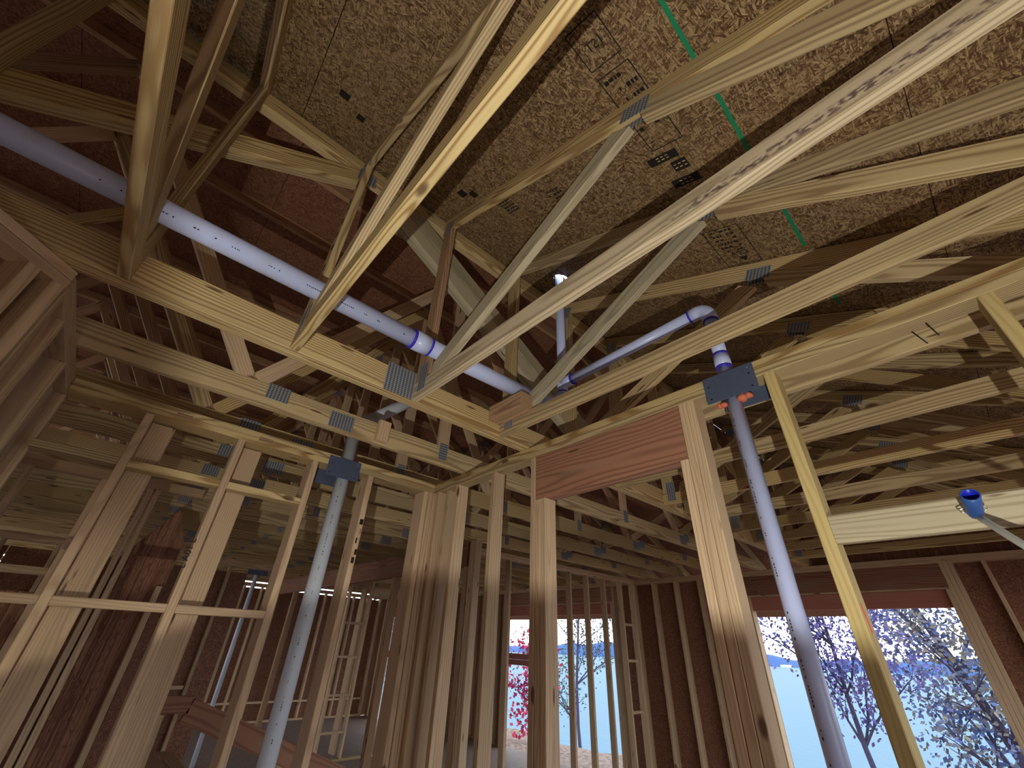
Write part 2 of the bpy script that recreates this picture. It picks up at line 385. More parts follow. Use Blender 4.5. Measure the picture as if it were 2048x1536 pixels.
for q in range(6): bars(-.35, -.24, .72 + q * .05, 8, .02)
for cx, cy, wx, wy in ((-.345, 1.155, .14, .045), (-.30, 1.225, .07, .06), (-.32, 1.32, .13, .05), (-1.375, -.025, .05, .05), (-1.44, .085, .05, .04), (-1.40, .745, .06, .05), (-1.34, .79, .05, .05)):
    p = deckpt(cx, cy); board('stamp_block', ceil, 'ink', p - sdir * wx / 2, p + sdir * wx / 2, wy, .0008, YV, ch=.0002)
for cx, cy in ((-.345, 1.145), (-.345, 1.16), (-.30, 1.215), (-.30, 1.235), (-.32, 1.31), (-.32, 1.33)):
    p = deckpt(cx, cy, .0035)
    for k in (-1, 0, 1): board('stamp_rule', ceil, 'pine', p + sdir * (k * .022 - .006), p + sdir * (k * .022 + .007), .006, .0006, YV, ch=.0002)
for q in range(5): bars(-1.26, -1.17, .93 + q * .022, 6, .012)
for q in range(3): bars(-.95, -.86, 1.02 + q * .03, 6, .015)

# ---------------- right wall (2x4 wall with a headed opening, between camera room and lake room)
YR = 1.685; YB = 1.774
wr = empty('wall_right', (-1.2, 1.73, 0), 'open stud wall with a headed doorway on the right', None, kind='structure')
box('top_plate', wr, 'pine', (-2.93, YR, ZP - TH), (1.5, YB, ZP - .0005)); box('top_plate', wr, 'pine', (-2.83, YR, ZP - 2 * TH), (1.5, YB, ZP - TH - .001))
zt = ZP - 2 * TH - .001
for xa in (-2.495, -2.09): box('stud', wr, 'stud', (xa, YR, .038), (xa + TH, YB, zt))
box('stud', wr, 'stud', (-1.711, YR, .038), (-1.673, YB, zt))
box('jack_stud', wr, 'stud', (-1.671, YR + .001, .038), (-1.634, YB - .001, 2.43)); box('jack_stud', wr, 'stud', (-1.632, YR, .038), (-1.594, YB, 2.43))
box('header', wr, 'lvl', (-1.671, YR + .002, 2.432), (-.739, YR + .040, zt - .001)); box('header', wr, 'lvl', (-1.671, YB - .041, 2.432), (-.739, YB - .003, zt - .001))
box('jack_stud', wr, 'stud', (-.777, YR, .038), (-.740, YB, 2.43))
box('stud', wr, 'stud', (-.738, YR, .038), (-.701, YB, zt)); box('stud', wr, 'stud', (-.700, YR + .001, .038), (-.663, YB + .001, zt))
box('stud', wr, 'ystud', (-.362, YR - .002, .038), (-.322, YB, zt)); box('stud', wr, 'ystud', (.268, YR, .038), (.306, YB, zt))
box('blocking', wr, 'pale', (-.321, YR, 2.031), (.267, YR + .038, 2.119), ch=.006)
box('bottom_plate', wr, 'stud', (-2.83, YR, 0), (-1.594, YB, .037)); box('bottom_plate', wr, 'stud', (-.777, YR, 0), (1.5, YB, .037))
polyprism('orange_paint_mark', wr, 'foam', [(-.3225, 1.700, 1.86), (-.3225, 1.722, 1.865), (-.3225, 1.735, 1.79), (-.3225, 1.715, 1.785)], (.0015, 0, 0))
# corner post
for i, xa in enumerate((-2.91, -2.87, -2.83)): box('corner_stud', wr, 'stud', (xa, YR + (.0, .006, .0)[i], .038), (xa + TH, YB - .004, zt))
box('corner_stud', wr, 'stud', (-2.755, YR + .003, .038), (-2.717, YB, zt)); box('corner_stud', wr, 'stud', (-2.66, YR + .03, .038), (-2.622, YB + .05, zt))
# two bent nails in the plate, a few nail dots
for a_, b2 in (((.14, 1.735, 2.70), (.15, 1.72, 2.63)), ((.10, 1.75, 2.69), (.118, 1.75, 2.63))): tube('bent_nail', wr, 'blackp', [a_, b2], .0022, 6)

# ---------------- left wall (2x6 wall with pipe)
XL = -2.79; XB = -2.93
wl = empty('wall_left', (-2.86, .5, 0), 'open stud wall with two rows of blocking on the left', None, kind='structure')
box('top_plate', wl, 'pine', (XB, -.47, ZP - TH), (XL, .91, ZP - .0005)); box('top_plate', wl, 'pine', (XB, -.47, ZP - 2 * TH), (XL, .90, ZP - TH - .001))
box('top_plate', wl, 'pine', (XB, 1.04, ZP - TH), (XL, 1.683, ZP - .0005)); box('top_plate', wl, 'pine', (XB, 1.05, ZP - 2 * TH), (XL, 1.683, ZP - TH - .001))
for y_, mt in ((-.152, 'stud'), (.298, 'stud'), (.742, 'stud'), (1.135, 'stud'), (1.60, 'stud'), (1.643, 'stud')):
    box('stud', wl, mt, (XB + (.05 if y_ < .5 else 0), y_, .038), (XL, y_ + TH, zt))
for y_ in (-.112, .345): box('flat_stud', wl, 'stud', (-2.93, y_, .038), (-2.892, y_ + .112, zt - .01))
for y0, y1 in ((-.47, -.153), (-.113, .297), (.337, .741)):
    box('blocking', wl, 'stud', (XL - .089, y0, 1.785), (XL - .002, y1, 1.823)); box('blocking', wl, 'pine', (XL - .089, y0, 2.405), (XL - .002, y1, 2.443))
box('bottom_plate', wl, 'stud', (XB, -.47, 0), (XL, 1.683, .037))
text('ink_mark', wl, 'ink', 'L A01 L', (XL + .001, .302, 1.98), (0, .0, 1), (0, -1, 0), .045)
o_ = wl.children[-1]
for zc in (2.12, 2.17, 2.24, 2.30, 2.36): box('ink_mark', wl, 'ink', (XL - .001, 1.145 + .01 * (zc * 100 % 2), zc), (XL + .0006, 1.150 + .012 * (zc * 10 % 2), zc + .035), ch=.0003)
# knots cut in plate
for y_ in (-.03, .40): box('shim', wl, 'dark', (XL - .02, y_, ZP - .055), (XL + .002, y_ + .075, ZP - .025))

# ---------------- bulkhead walls at far left: a wall along x and an angled sheathed wall
wb = empty('wall_near', (-2.2, -.5, 0), 'dim framed walls meeting at an angled corner at the left edge', None, kind='structure')
box('top_plate', wb, 'stud', (-2.94, -.555, ZP - TH), (-1.86, -.472, ZP - .0005)); box('top_plate', wb, 'stud', (-2.94, -.555, ZP - 2 * TH), (-1.86, -.472, ZP - TH - .001))
for xa in (-2.90, -2.50, -2.10, -1.90): box('stud', wb, 'stud', (xa, -.56, .038), (xa + TH, -.472, zt))
for xa in (-2.86, -2.06): box('flat_stud', wb, 'stud', (xa, -.56, .038), (xa + .13, -.522, zt))
box('bottom_plate', wb, 'stud', (-2.94, -.56, 0), (-1.86, -.472, .037))
box('osb_panel', wb, 'osb_red', (-2.94, -.575, 0), (-1.86, -.562, ZP - .08), axis=2, ch=.001)
dg = V((.72, -.69, 0)).normalized(); c0 = V((-1.85, -.50, 0)); nd = V((.69, .72, 0))
for zz in (ZP - TH / 2, ZP - TH * 1.5 - .001): board('top_plate', wb, 'stud', c0 + ZV * zz, c0 + dg * 1.6 + ZV * zz, .089, .037, nd)
for t_ in (.02, .10, 1.35): board('stud', wb, 'stud', c0 + dg * t_ + ZV * .04, c0 + dg * t_ + ZV * zt, .089, TH, nd)
pp = c0 - nd * .055
polyprism('osb_panel', wb, 'osb_red', [pp + dg * .02, pp + dg * 1.6, pp + dg * 1.6 + ZV * (zt - .01), pp + dg * .02 + ZV * (zt - .01)], -nd * .012)
board('bottom_plate', wb, 'stud', c0 + ZV * .019, c0 + dg * 1.6 + ZV * .019, .089, .036, nd)

# ---------------- lake-side exterior wall
YF = 7.05
wf = empty('wall_far', (-4, 7.12, 0), 'exterior framed wall facing the lake with two tall openings', None, kind='structure')
def ext_wall(parent, y, x0, x1, opens, sx, dark='stud'):
    box('top_plate', parent, dark, (x0, y, ZP - TH), (x1, y + .14, ZP - .0005)); box('top_plate', parent, dark, (x0, y, ZP - 2 * TH), (x1, y + .14, ZP - TH - .001))
    x = x0 + .05
    while x < x1:
        if not any(a - .2 < x < b + .2 for a, b, _, _ in opens): box('stud', parent, dark, (x, y, .038), (x + TH, y + .14, zt))
        x += .406
    xs = [x0] + [v for a, b, _, _ in opens for v in (a, b)] + [x1]
    for a, b in zip(xs[::2], xs[1::2]):
        x = a
        while x < b - .02:
            xe = min(x + 1.217, b); box('osb_panel', parent, 'osb_red', (x, y + .1405, 0), (xe, y + .153, ZP), axis=2, ch=.001); x += 1.22
    for a, b, zb, zt_ in opens:
        box('header', parent, 'lvl', (a - .075, y + .002, 2.45), (b + .075, y + .04, zt - .001)); box('header', parent, 'redwood', (a - .04, y + .10, zt_), (b + .04, y + .1385, zt - .001))
        box('head_plate', parent, 'stud', (a - .04, y, 2.432), (b + .04, y + .098, 2.4495))
        for s_, e_ in ((a, -1), (b, 1)):
            for k in range(4 if (e_ > 0 and b > -1) else 2):
                xa = s_ + e_ * (k * .0395) - (TH if e_ < 0 else 0); box('jamb_stud', parent, 'stud', (xa, y + .001 * k, 0), (xa + TH, y + .14, 2.43 if k < 1 else zt))
        box('osb_panel', parent, 'osb_red', (a, y + .1405, zt_), (b, y + .153, ZP), axis=0, ch=.001)
        box('head_jamb', parent, 'redwood', (a, y + .06, zt_), (b, y + .098, 2.43))
ext_wall(wf, YF, -9.5, 1.64, [(-7.9, -5.05, 0, 2.256), (-2.62, -.50, 0, 2.256)], 0)
box('transom', wf, 'redwood', (-7.9, YF + .03, 1.46), (-6.6, YF + .12, 1.56)); box('transom', wf, 'redwood', (-7.9, YF + .03, 1.36), (-6.6, YF + .12, 1.455)); box('jamb_stud', wf, 'stud', (-6.6, YF, 0), (-6.50, YF + .14, 2.256))
wf2 = empty('wall_far_end', (-11, 6.47, 0), 'exterior framed wall of the far end room with a window and a door light', None, kind='structure')
ext_wall(wf2, 6.4, -12.8, -9.5, [(-12.1, -10.2, 0, 2.25)], 0)
box('transom', wf2, 'redwood', (-12.1, 6.42, 1.31), (-10.2, 6.52, 1.46)); box('jamb_stud', wf2, 'white', (-12.1, 6.53, 0), (-12.0, 6.55, 2.25))
box('osb_panel', wf2, 'osb_red', (-9.515, 6.41, 0), (-9.502, 7.19, ZP), axis=2, ch=.001); box('stud', wf2, 'stud', (-9.50, 6.62, .038), (-9.41, 6.66, zt)); box('stud', wf2, 'stud', (-9.50, 6.95, .038), (-9.41, 6.99, zt))
# end wall
we = empty('wall_end', (-12.8, 2, 0), 'far end wall of wood strand panels and studs', None, kind='structure')
y_ = -5.0
while y_ < 6.4:
    box('stud', we, 'stud', (-12.82, y_, .038), (-12.68, y_ + TH, zt)); y_ += .406
y_ = -5.0
while y_ < 6.5:
    box('osb_panel', we, 'osb_red', (-12.835, y_, 0), (-12.822, min(y_ + 1.217, 6.55), 2.67), axis=2, ch=.001); y_ += 1.22
box('top_plate', we, 'stud', (-12.82, -5, ZP - 2 * TH), (-12.68, 6.4, ZP - .001)); box('bottom_plate', we, 'stud', (-12.82, -5, 0), (-12.68, 6.4, .037))
for zz in (.35,): box('blocking', we, 'stud', (-12.70, 2.0, zz), (-12.66, 6.3, zz + .04))

pts = [(-12.9, -5, 2.82), (-12.9, 6.95, 2.82), (-12.9, ybr, ZF - .03), (-12.9, -5, ZF - .03)]
polyprism('gable_panel', we, 'osb_red', pts, (-.014, 0, 0))
# inner wall along y between the two lake rooms
wi = empty('wall_inner', (-4.5, 5, 0), 'open stud partition running to the lake wall', None, kind='structure')
box('top_plate', wi, 'stud', (-4.59, 3.30, ZP - TH), (-4.5, 7.048, ZP - .0005)); box('top_plate', wi, 'stud', (-4.59, 3.30, ZP - 2 * TH), (-4.5, 7.048, ZP - TH - .001))
for y_ in (3.40, 4.06, 4.75, 5.30, 5.72, 6.16, 6.62, 6.98): box('stud', wi, 'stud', (-4.59, y_, .038), (-4.5, y_ + TH, zt))
for y_ in (3.44, 3.48): box('stud', wi, 'stud', (-4.59, y_, .038), (-4.5, y_ + .035, zt))
box('bottom_plate', wi, 'stud', (-4.59, 3.3, 0), (-4.5, 7.048, .037))
for zz in (2.05, 1.55, .9): box('blocking', wi, 'stud', (-4.57, 6.66, zz), (-4.53, 6.978, zz + TH))
# beam and posts
bm_ = empty('wall_beam', (-8, 3.2, 2.6), 'long reddish laminated beam across the far rooms', None, kind='structure')
box('beam', bm_, 'lvl', (-12.6, 3.18, 2.487), (-4.30, 3.225, ZP - .002)); box('beam', bm_, 'lvl', (-12.6, 3.227, 2.487), (-4.30, 3.272, ZP - .002))
for x_ in (-4.36, -6.1, -10.4): box('post', bm_, 'dark', (x_, 3.18, 0), (x_ + .089, 3.27, 2.486))
for x_ in (-4.26, -4.22, -4.18): box('post', bm_, 'stud', (x_, 3.18, 0), (x_ + .036, 3.27, ZP - .002))
# ladder-blocked partition
wp = empty('wall_partition', (-8.5, 4.4, 0), 'light stud partition with ladder-like short blocks', None, kind='structure')
for y_ in (3.60, 4.03, 4.45, 4.95, 5.45): box('stud', wp, 'stud', (-8.55, y_, .038), (-8.46, y_ + TH, 2.66))
box('stud', wp, 'stud', (-8.9, 4.02, .038), (-8.70, 4.06, 2.66)); box('top_plate', wp, 'stud', (-8.55, 3.55, 2.662), (-8.46, 5.55, 2.74)); box('bottom_plate', wp, 'pine', (-8.55, 3.3, 0), (-8.46, 5.55, .037))
for zz in (.35, .85, 1.40, 1.92): box('blocking', wp, 'stud', (-8.53, 3.64, zz), (-8.48, 4.029, zz + TH))
box('head', wp, 'stud', (-8.56, 4.07, 2.40), (-8.45, 5.5, 2.55))
# partitions and sheathed stair wall behind the left wall
ws = empty('wall_stair', (-4.6, -.3, 0), 'dim sheathed stair wall seen through the left wall studs', None, kind='structure')
for y_ in (-1.9, -1.5, -1.1, -.70, -.28, .02, .07, .36): box('stud', ws, 'stud', (-4.6, y_, .038), (-4.51, y_ + TH, zt if y_ < .3 else 2.0))
box('top_plate', ws, 'stud', (-4.6, -2.2, ZP - 2 * TH), (-4.51, .40, ZP - .001)); box('bottom_plate', ws, 'stud', (-4.6, -2.2, 0), (-4.51, .40, .037))
polyprism('osb_panel', ws, 'osb_red', [(-4.62, -.75, 0), (-4.62, .42, 0), (-4.62, .42, 2.35), (-4.62, .30, 2.6), (-4.62, -.10, 1.9), (-4.62, -.75, 1.9)], (-.012, 0, 0))
box('blocking', ws, 'stud', (-4.56, -.66, 1.33), (-4.52, -.01, 1.37)); box('blocking', ws, 'stud', (-4.56, -.66, 2.0), (-4.52, .0, 2.05))
ws2 = empty('wall_back_room', (-7.4, 1.0, 0), 'dim sheathed partition deep behind the left wall', None, kind='structure')
for i in range(11):
    y_ = -3.2 + i * .45; box('stud', ws2, 'stud', (-7.4, y_, .038), (-7.31, y_ + TH, 2.5))
box('top_plate', ws2, 'stud', (-7.4, -3.3, 2.502), (-7.31, 1.9, 2.58)); box('bottom_plate', ws2, 'stud', (-7.4, -3.3, 0), (-7.31, 1.9, .037))
for i in range(4): box('osb_panel', ws2, 'osb_red', (-7.414, -3.3 + i * 1.22, 0), (-7.401, -3.3 + i * 1.22 + 1.21, 2.44), axis=2, ch=.001)
for zz in (1.1,): box('blocking', ws2, 'stud', (-7.37, .9, zz), (-7.33, 1.29, zz + TH))
# walls behind the camera
wk = empty('wall_back', (-5, -5, 0), 'rear exterior wall behind the camera', None, kind='structure')
for x0 in [-12.8 + 1.22 * i for i in range(12) if i not in (0, 1, 3, 4)]: box('osb_panel', wk, 'osb_red', (x0, -5.02, 0), (x0 + 1.21, -5.005, ZP + 2), axis=2, ch=.001)
for x0 in [-12.8 + .61 * i for i in range(18)]: box('stud', wk, 'stud', (x0, -5.0, 0), (x0 + TH, -4.86, ZP))
wx = empty('wall_side', (1.55, 1, 0), 'side exterior wall with wide openings behind the camera', None, kind='structure')
box('top_plate', wx, 'stud', (1.502, -5, ZP - 2 * TH), (1.64, 7.04, ZP - .001))
box('header', wx, 'lvl', (1.51, -5, 2.35), (1.63, 7.04, ZP - 2 * TH - .002))
for y_ in [-5 + 1.22 * i for i in range(10)]:
    if y_ + 1.2 < .5: box('osb_panel', wx, 'osb_red', (1.642, y_, 0), (1.656, y_ + 1.21, ZP - .2), axis=2, ch=.001)
for y_ in [-5 + .61 * i for i in range(20)]:
    if not (-.2 < y_ < 6.8): box('stud', wx, 'stud', (1.502, y_, 0), (1.64, y_ + TH, 2.349))

# ================================================================== TRUSSES
ORD = ['first', 'second', 'third', 'fourth', 'fifth', 'sixth', 'seventh', 'eighth', 'ninth', 'tenth', 'eleventh', 'twelfth', 'thirteenth', 'fourteenth', 'fifteenth', 'sixteenth']
def hung_truss(yc, label, mats=('pine', 'pine', 'pine', 'pine', 'pine'), h=.090, full=True):
    t = empty('roof_truss', (-1.70, yc, ZP), label, 'roof truss', 'roof trusses hung on the girder')
    zb = ZP + .001
    board('bottom_chord', t, mats[0], (-1.741, yc, zb + h / 2), (1.60, yc, zb + h / 2), h, TH, ZV)
    board('post', t, mats[1], (-1.690, yc, zb + h + .001), (-1.690, yc, ZD + SL * 1.69 - .098), .089, TH, XV, 0, -SL)
    u = V((1, 0, -SL)).normalized(); n_ = V((SL, 0, 1)).normalized()
    a_ = V((-1.738, yc, ZD + SL * 1.738)) - n_ * .0475
    board('top_chord', t, mats[2], a_, a_ + u * 3.75, .089, TH, n_, SL, 0)
    board('web', t, mats[3], (-1.585, yc, zb + h + .012), (-.372, yc, 3.468), .089, TH - .001, ZV, .85, -.45)
    board('web', t, mats[4], (-.285, yc, 3.475), (.62, yc, zb + h + .01), .089, TH - .001, ZV, -.75, -1.1)
    yf = yc - TH / 2 - .0012
    plate(t, (-.30, yf, 3.512), u, n_, .125, .075); plate(t, (-1.66, yf, zb + .105), XV, ZV, .075, .16)
    plate(t, (-1.68, yf, ZD + SL * 1.68 - .11), u, n_, .10, .10); plate(t, (.62, yf, zb + .10), XV, ZV, .16, .10)
    # plates on the far face
    yf = yc + TH / 2 + .0012
    plate(t, (-.30, yf, 3.512), u, n_, .125, .075)
    return t
hung_truss(-.958, 'dark roof truss in the top left corner of the picture')
hung_truss(-.350, 'dim roof truss at upper left whose chord crosses in front of the white pipe')
tb = hung_truss(.245, 'brightly lit roof truss with black blotches down its end post, left of centre')
tc_ = hung_truss(.858, 'roof truss with the broad pale chord running through the middle to the top right corner', ('pine_wane', 'dark', 'pine', 'pale', 'pine'))
td = hung_truss(1.463, 'roof truss beside the right wall with a short wood block nailed at its heel', ('pine', 'pine', 'pine', 'pale', 'pine'))
for i, y_ in enumerate((2.06, 2.705, 3.34, 3.98, 4.60, 5.22, 5.84, 6.46)):
    hung_truss(y_, ORD[i] + ' roof truss behind the right wall, counted from its top plate')
# black blotches on the post of the lit truss
for q, (zz, dx) in enumerate(((3.92, .01), (3.78, -.01), (3.70, .012), (3.60, .0), (3.50, -.012), (3.38, .01), (3.24, .0), (3.06, .01))):
    pts = [(-1.69 + dx + .017 * math.cos(a_), .245 - TH / 2 - .0008, zz + .024 * math.sin(a_)) for a_ in [math.pi * 2 * k / 10 + .6 for k in range(10)]]
    polyprism('black_blotch', tb, 'ink', pts, (0, .0007, 0))
# block nailed on the truss at the right wall
sb = box('scrap_block', None, 'dark', (-1.738, 1.352, 2.842), (-1.462, 1.4425, 2.938)); tag(sb, 'short weathered wood block nailed across the heel of a truss near the right wall', 'wood block')

def y_truss(xc, label, name='roof_truss', plies=1, group='trusses running toward the lake', variant=0):
    t = empty(name, (xc, 1.0, ZP), label, 'roof truss', group); zb = ZP + .001; hc = .139
    ya, yb = -4.9, 7.19; TT = TH
    offs = [0] if plies == 1 else [-.0193, .0193]
    far = variant == 2
    for of in offs:
        x = xc + of
        board('bottom_chord', t, 'pine', (x, ya, zb + hc / 2), (x, yb, zb + hc / 2), hc if not far else .089, TT, ZV)
        if variant == 1:
            zt_ = ZD + SL * 1.72 - .051
            board('top_chord', t, 'pine', (x, ya, zt_), (x, 4.05, zt_), .095, TT, ZV)
            dd = V((0, 1, -SL)).normalized(); c = V((x, 4.05, zt_ + .02))
            board('top_chord', t, 'pine', c, c + dd * 3.6, .089, TT, (0, SL, 1))
            nodes_b = (-1.70, 2.62, 5.1); tops = (-2.6, .30, 3.6)
            for (y0, z0, y1, z1) in ((-1.62, zb + hc, .22, zt_ - .09), (2.50, zb + hc - .02, .42, zt_ - .10), (2.68, zb + hc + .01, .60, zt_ - .07), (2.70, zb + hc, 3.7, zt_ - .09), (5.0, zb + hc, 4.0, zt_ - .09), (5.15, zb + hc, 5.6, 3.57), (-1.78, zb + hc, -2.6, zt_ - .06)):
                board('web', t, 'pale' if 2.4 < y0 < 2.69 else 'pine', (x, y0, z0), (x, y1, z1), .105, TT - .001, ZV)
        else:
            n_ = V((0, SL, 1)).normalized(); dd = V((0, 1, -SL)).normalized()
            board('top_chord', t, 'dark', (x, ya, ZF - .046), (x, ybr - .05, ZF - .046), .089, TT, ZV)
            c = V((x, ybr - .04, ZF - .022)) - n_ * .024
            board('top_chord', t, 'pine', c, c + dd * 4.95, .089, TT, n_)
            js = ((-2.1, 0), (-.95, 1), (.25, 0), (1.48, 1), (2.6, 0), (3.75, 1), (4.9, 0), (6.0, 1))
            jo = random.Random(int(abs(xc) * 100)); sh = jo.uniform(-.15, .15)
            pts = []
            for y_, top in js:
                yq = y_ + (sh if abs(y_ - 1.48) > .1 else 0)
                pts.append((yq, (mainz(yq) - .10 if top else zb + hc)))
            for (y0, z0), (y1, z1) in zip(pts, pts[1:]):
                if z0 > z1: y0, z0, y1, z1 = y1, z1, y0, z0
                if z1 - z0 > .12: board('web', t, jo.choice(('pine', 'dark', 'stud')), (x, y0 + .03 * (1 if y1 > y0 else -1), z0), (x, y1, z1), .089, TT - .001, YV if abs(y1 - y0) < z1 - z0 else ZV)
            if -6.2 < xc:
                for y_ in (1.48, 3.75):
                    board('post', t, 'stud', (x, y_, zb + hc * .2 + (.11 if far else 0)), (x, y_, mainz(y_) - .10), .089, TT - .002, YV)
    xf = xc + (max(offs) + TT / 2 + .0012)
    if variant == 1:
        plate(t, (xf, .758, zb + .078), YV, ZV, .165, .165); plate(t, (xf, .27, ZD + SL * 1.72 - .12), YV, ZV, .11, .10); plate(t, (xf, 2.6, zb + .15), YV, ZV, .2, .12)
    else:
        for y_ in (.74, 2.62, 4.92): plate(t, (xf, y_ + .05 * math.sin(xc * 9), zb + .065), YV, ZV, .15, .10)
        for y_ in (1.48, 3.75): plate(t, (xf + .001, y_, zb + .10), ZV, YV, .12, .07)
        for y_ in (-.95, 1.48, 3.75, 5.9): plate(t, (xf, y_, mainz(y_) - .07), YV, ZV, .14, .10)
        for y_ in (.25, 4.9, 6.0): plate(t, (xf, y_ + .1, zb + .10), YV, ZV, .12, .09)
    return t
gt = y_truss(-1.779, 'double girder truss with heavy lower chord that carries the ends of the lit trusses', 'girder_truss', 2, None, 1)
text('ink_mark', gt, 'ink', 'L04', (-1.738, 3.55, ZP + .04), YV, ZV, .09)
XS = [-2.426 - .6096 * i for i in range(17)]
for i, x_ in enumerate(XS):
    y_truss(x_, ORD[i] + ' roof truss beyond the double girder, counted away from the camera' if i < 16 else 'last roof truss beyond the double girder, against the far end wall')
hb = box('scrap_block', None, 'stud', (-2.405, .955, 2.785), (-2.365, 1.035, 2.925)); tag(hb, 'pale short wood block fixed upright on the truss chord above the left pipe', 'wood block')

# ================================================================== PIPES
def coupling(parent, a, b, r, name='coupling'):
    """hub with two violet rings"""
    a, b = V(a), V(b); d = (b - a).normalized()
    c = tube(name, parent, 'pvc', [a, b], r * 1.16, 20)
    for p in (a, b): tube('primer_ring', c, 'primer', [p - d * .006, p + d * .006], r * 1.075 if False else r * 1.17, 20)
    return c
def prints(parent, p0, p1, r, n_dir, seed):
    p0, p1 = V(p0), V(p1); d = (p1 - p0).normalized(); n_ = V(n_dir).normalized(); s_ = d.cross(n_); rr_ = random.Random(seed)
    bm = bmesh.new(); L = (p1 - p0).length; t_ = 0
    while t_ < L - .03:
        w_ = rr_.uniform(.003, .008); h_ = rr_.uniform(.003, .005)
        if rr_.random() < .75:
            c = d * t_ + n_ * (r + .0006)
            bm.faces.new([bm.verts.new(c + d * a_ + s_ * b2) for a_, b2 in ((0, -h_ / 2), (w_, -h_ / 2), (w_, h_ / 2), (0, h_ / 2))])
        t_ += w_ + rr_.choice((.003, .004, .004, .006, .05))
    m = bpy.data.meshes.new('print'); bm.to_mesh(m); bm.free(); o = link('print', m, 'ink', parent); o['kind'] = 'stuff'; place(o, Matrix.Translation(p0))
rb = .0445; rs = .0302
# big pipe running across under the roof
hp = empty('vent_pipe', (-1.555, -.2, 2.98), 'thick white plastic pipe running level through the roof trusses', 'pipe')
tube('pipe', hp, 'pvc', [(-1.555, -2.4, 2.975), (-1.555, .715, 2.988)], rb, 24); tube('pipe', hp, 'pvc', [(-1.555, .74, 2.988), (-1.555, 1.60, 3.01)], rb, 24)
coupling(hp, (-1.555, .69, 2.987), (-1.555, .785, 2.99), rb)
tube('elbow', hp, 'pvc', [(-1.555, 1.60, 3.01), (-1.55, 1.65, 3.015), (-1.53, 1.69, 3.025), (-1.505, 1.72, 3.045), (-1.487, 1.735, 3.085)], rb * 1.1, 20, r2=rs * 1.2)
prints(hp, (-1.555, -.5, 2.978), (-1.555, .66, 2.987), rb, (.75, 0, -.55), 3)
# vertical vent through the roof with a tee
vp = empty('vent_pipe', (-1.485, 1.74, 3.1), 'upright white vent pipe rising through a bright hole in the roof deck', 'pipe')
tube('tee', vp, 'pvc', [(-1.485, 1.74, 3.09), (-1.485, 1.74, 3.24)], rs * 1.2, 20); tube('pipe', vp, 'pvc', [(-1.485, 1.74, 3.23), (-1.485, 1.74, 4.45)], rs, 20)
for zz in (3.10, 3.225): tube('primer_ring', vp.children[0], 'primer', [(-1.485, 1.74, zz - .005), (-1.485, 1.74, zz + .005)], rs * 1.215, 20)
tube('tee_branch', vp, 'pvc', [(-1.485, 1.74, 3.165), (-1.40, 1.74, 3.168)], rs * 1.2, 20)
tube('primer_ring', vp.children[-1], 'primer', [(-1.402, 1.74, 3.168), (-1.39, 1.74, 3.168)], rs * 1.215, 20)
# right wall vent pipe
rpz = 3.19
pr = empty('vent_pipe', (-.512, 1.735, 0), 'white plastic pipe rising in the right wall and bending back into the roof', 'pipe')
tube('pipe', pr, 'pvc', [(-.512, 1.735, 0.0), (-.512, 1.735, 2.86)], rs, 22); tube('pipe', pr, 'pvc', [(-.512, 1.735, 2.87), (-.512, 1.735, rpz - .07)], rs, 22)
coupling(pr, (-.512, 1.735, 2.825), (-.512, 1.735, 2.895), rs)
tube('pipe', pr, 'pvc', [(-1.39, 1.74, 3.168), (-.58, 1.736, rpz)], rs, 22)
e_ = tube('elbow', pr, 'pvc', [(-.60, 1.735, rpz)] + arc((-.512, 1.735, rpz), XV, -ZV, .055) + [(-.512, 1.735, rpz - .085)], rs * 1.18, 22)
tube('primer_ring', e_, 'primer', [(-.606, 1.735, rpz), (-.596, 1.735, rpz)], rs * 1.19, 22); tube('primer_ring', e_, 'primer', [(-.512, 1.735, rpz - .081), (-.512, 1.735, rpz - .09)], rs * 1.19, 22)
prints(pr, (-.512, 1.735, 2.62), (-.512, 1.735, 1.2), rs, (-.45, -1, 0), 5); prints(pr, (-.512, 1.735, 2.82), (-.512, 1.735, 2.77), rs, (-.1, -1, 0), 6)
# left wall pipe
pl = empty('vent_pipe', (-2.845, .978, 0), 'thick white plastic pipe standing in the left wall', 'pipe')
tube('pipe', pl, 'pvcg', [(-2.845, .978, 0), (-2.845, .978, 3.02)], rb, 24)
tube('pipe', pl, 'pvcg', [(-2.845, 1.06, 3.125), (-2.845, 1.45, 3.50)], rb, 24); tube('elbow', pl, 'pvcg', [(-2.845, .978, 2.98), (-2.845, .982, 3.03), (-2.845, 1.01, 3.08), (-2.845, 1.09, 3.155)], rb * 1.15, 24)
prints(pl, (-2.845, .978, 2.60), (-2.845, .978, 1.2), rb, (.9, -.35, 0), 9)
# far vent pipe
pf = empty('vent_pipe', (-9.2, 2.1, 0), 'thin far white pipe under a dark plate, seen through the left wall', 'pipe')
tube('pipe', pf, 'pvcg', [(-9.2, 2.1, 0), (-9.2, 2.1, 2.7)], .035, 14)
box('guard_plate', pf, 'guard', (-9.12, 1.92, 2.60), (-9.10, 2.25, 2.76))
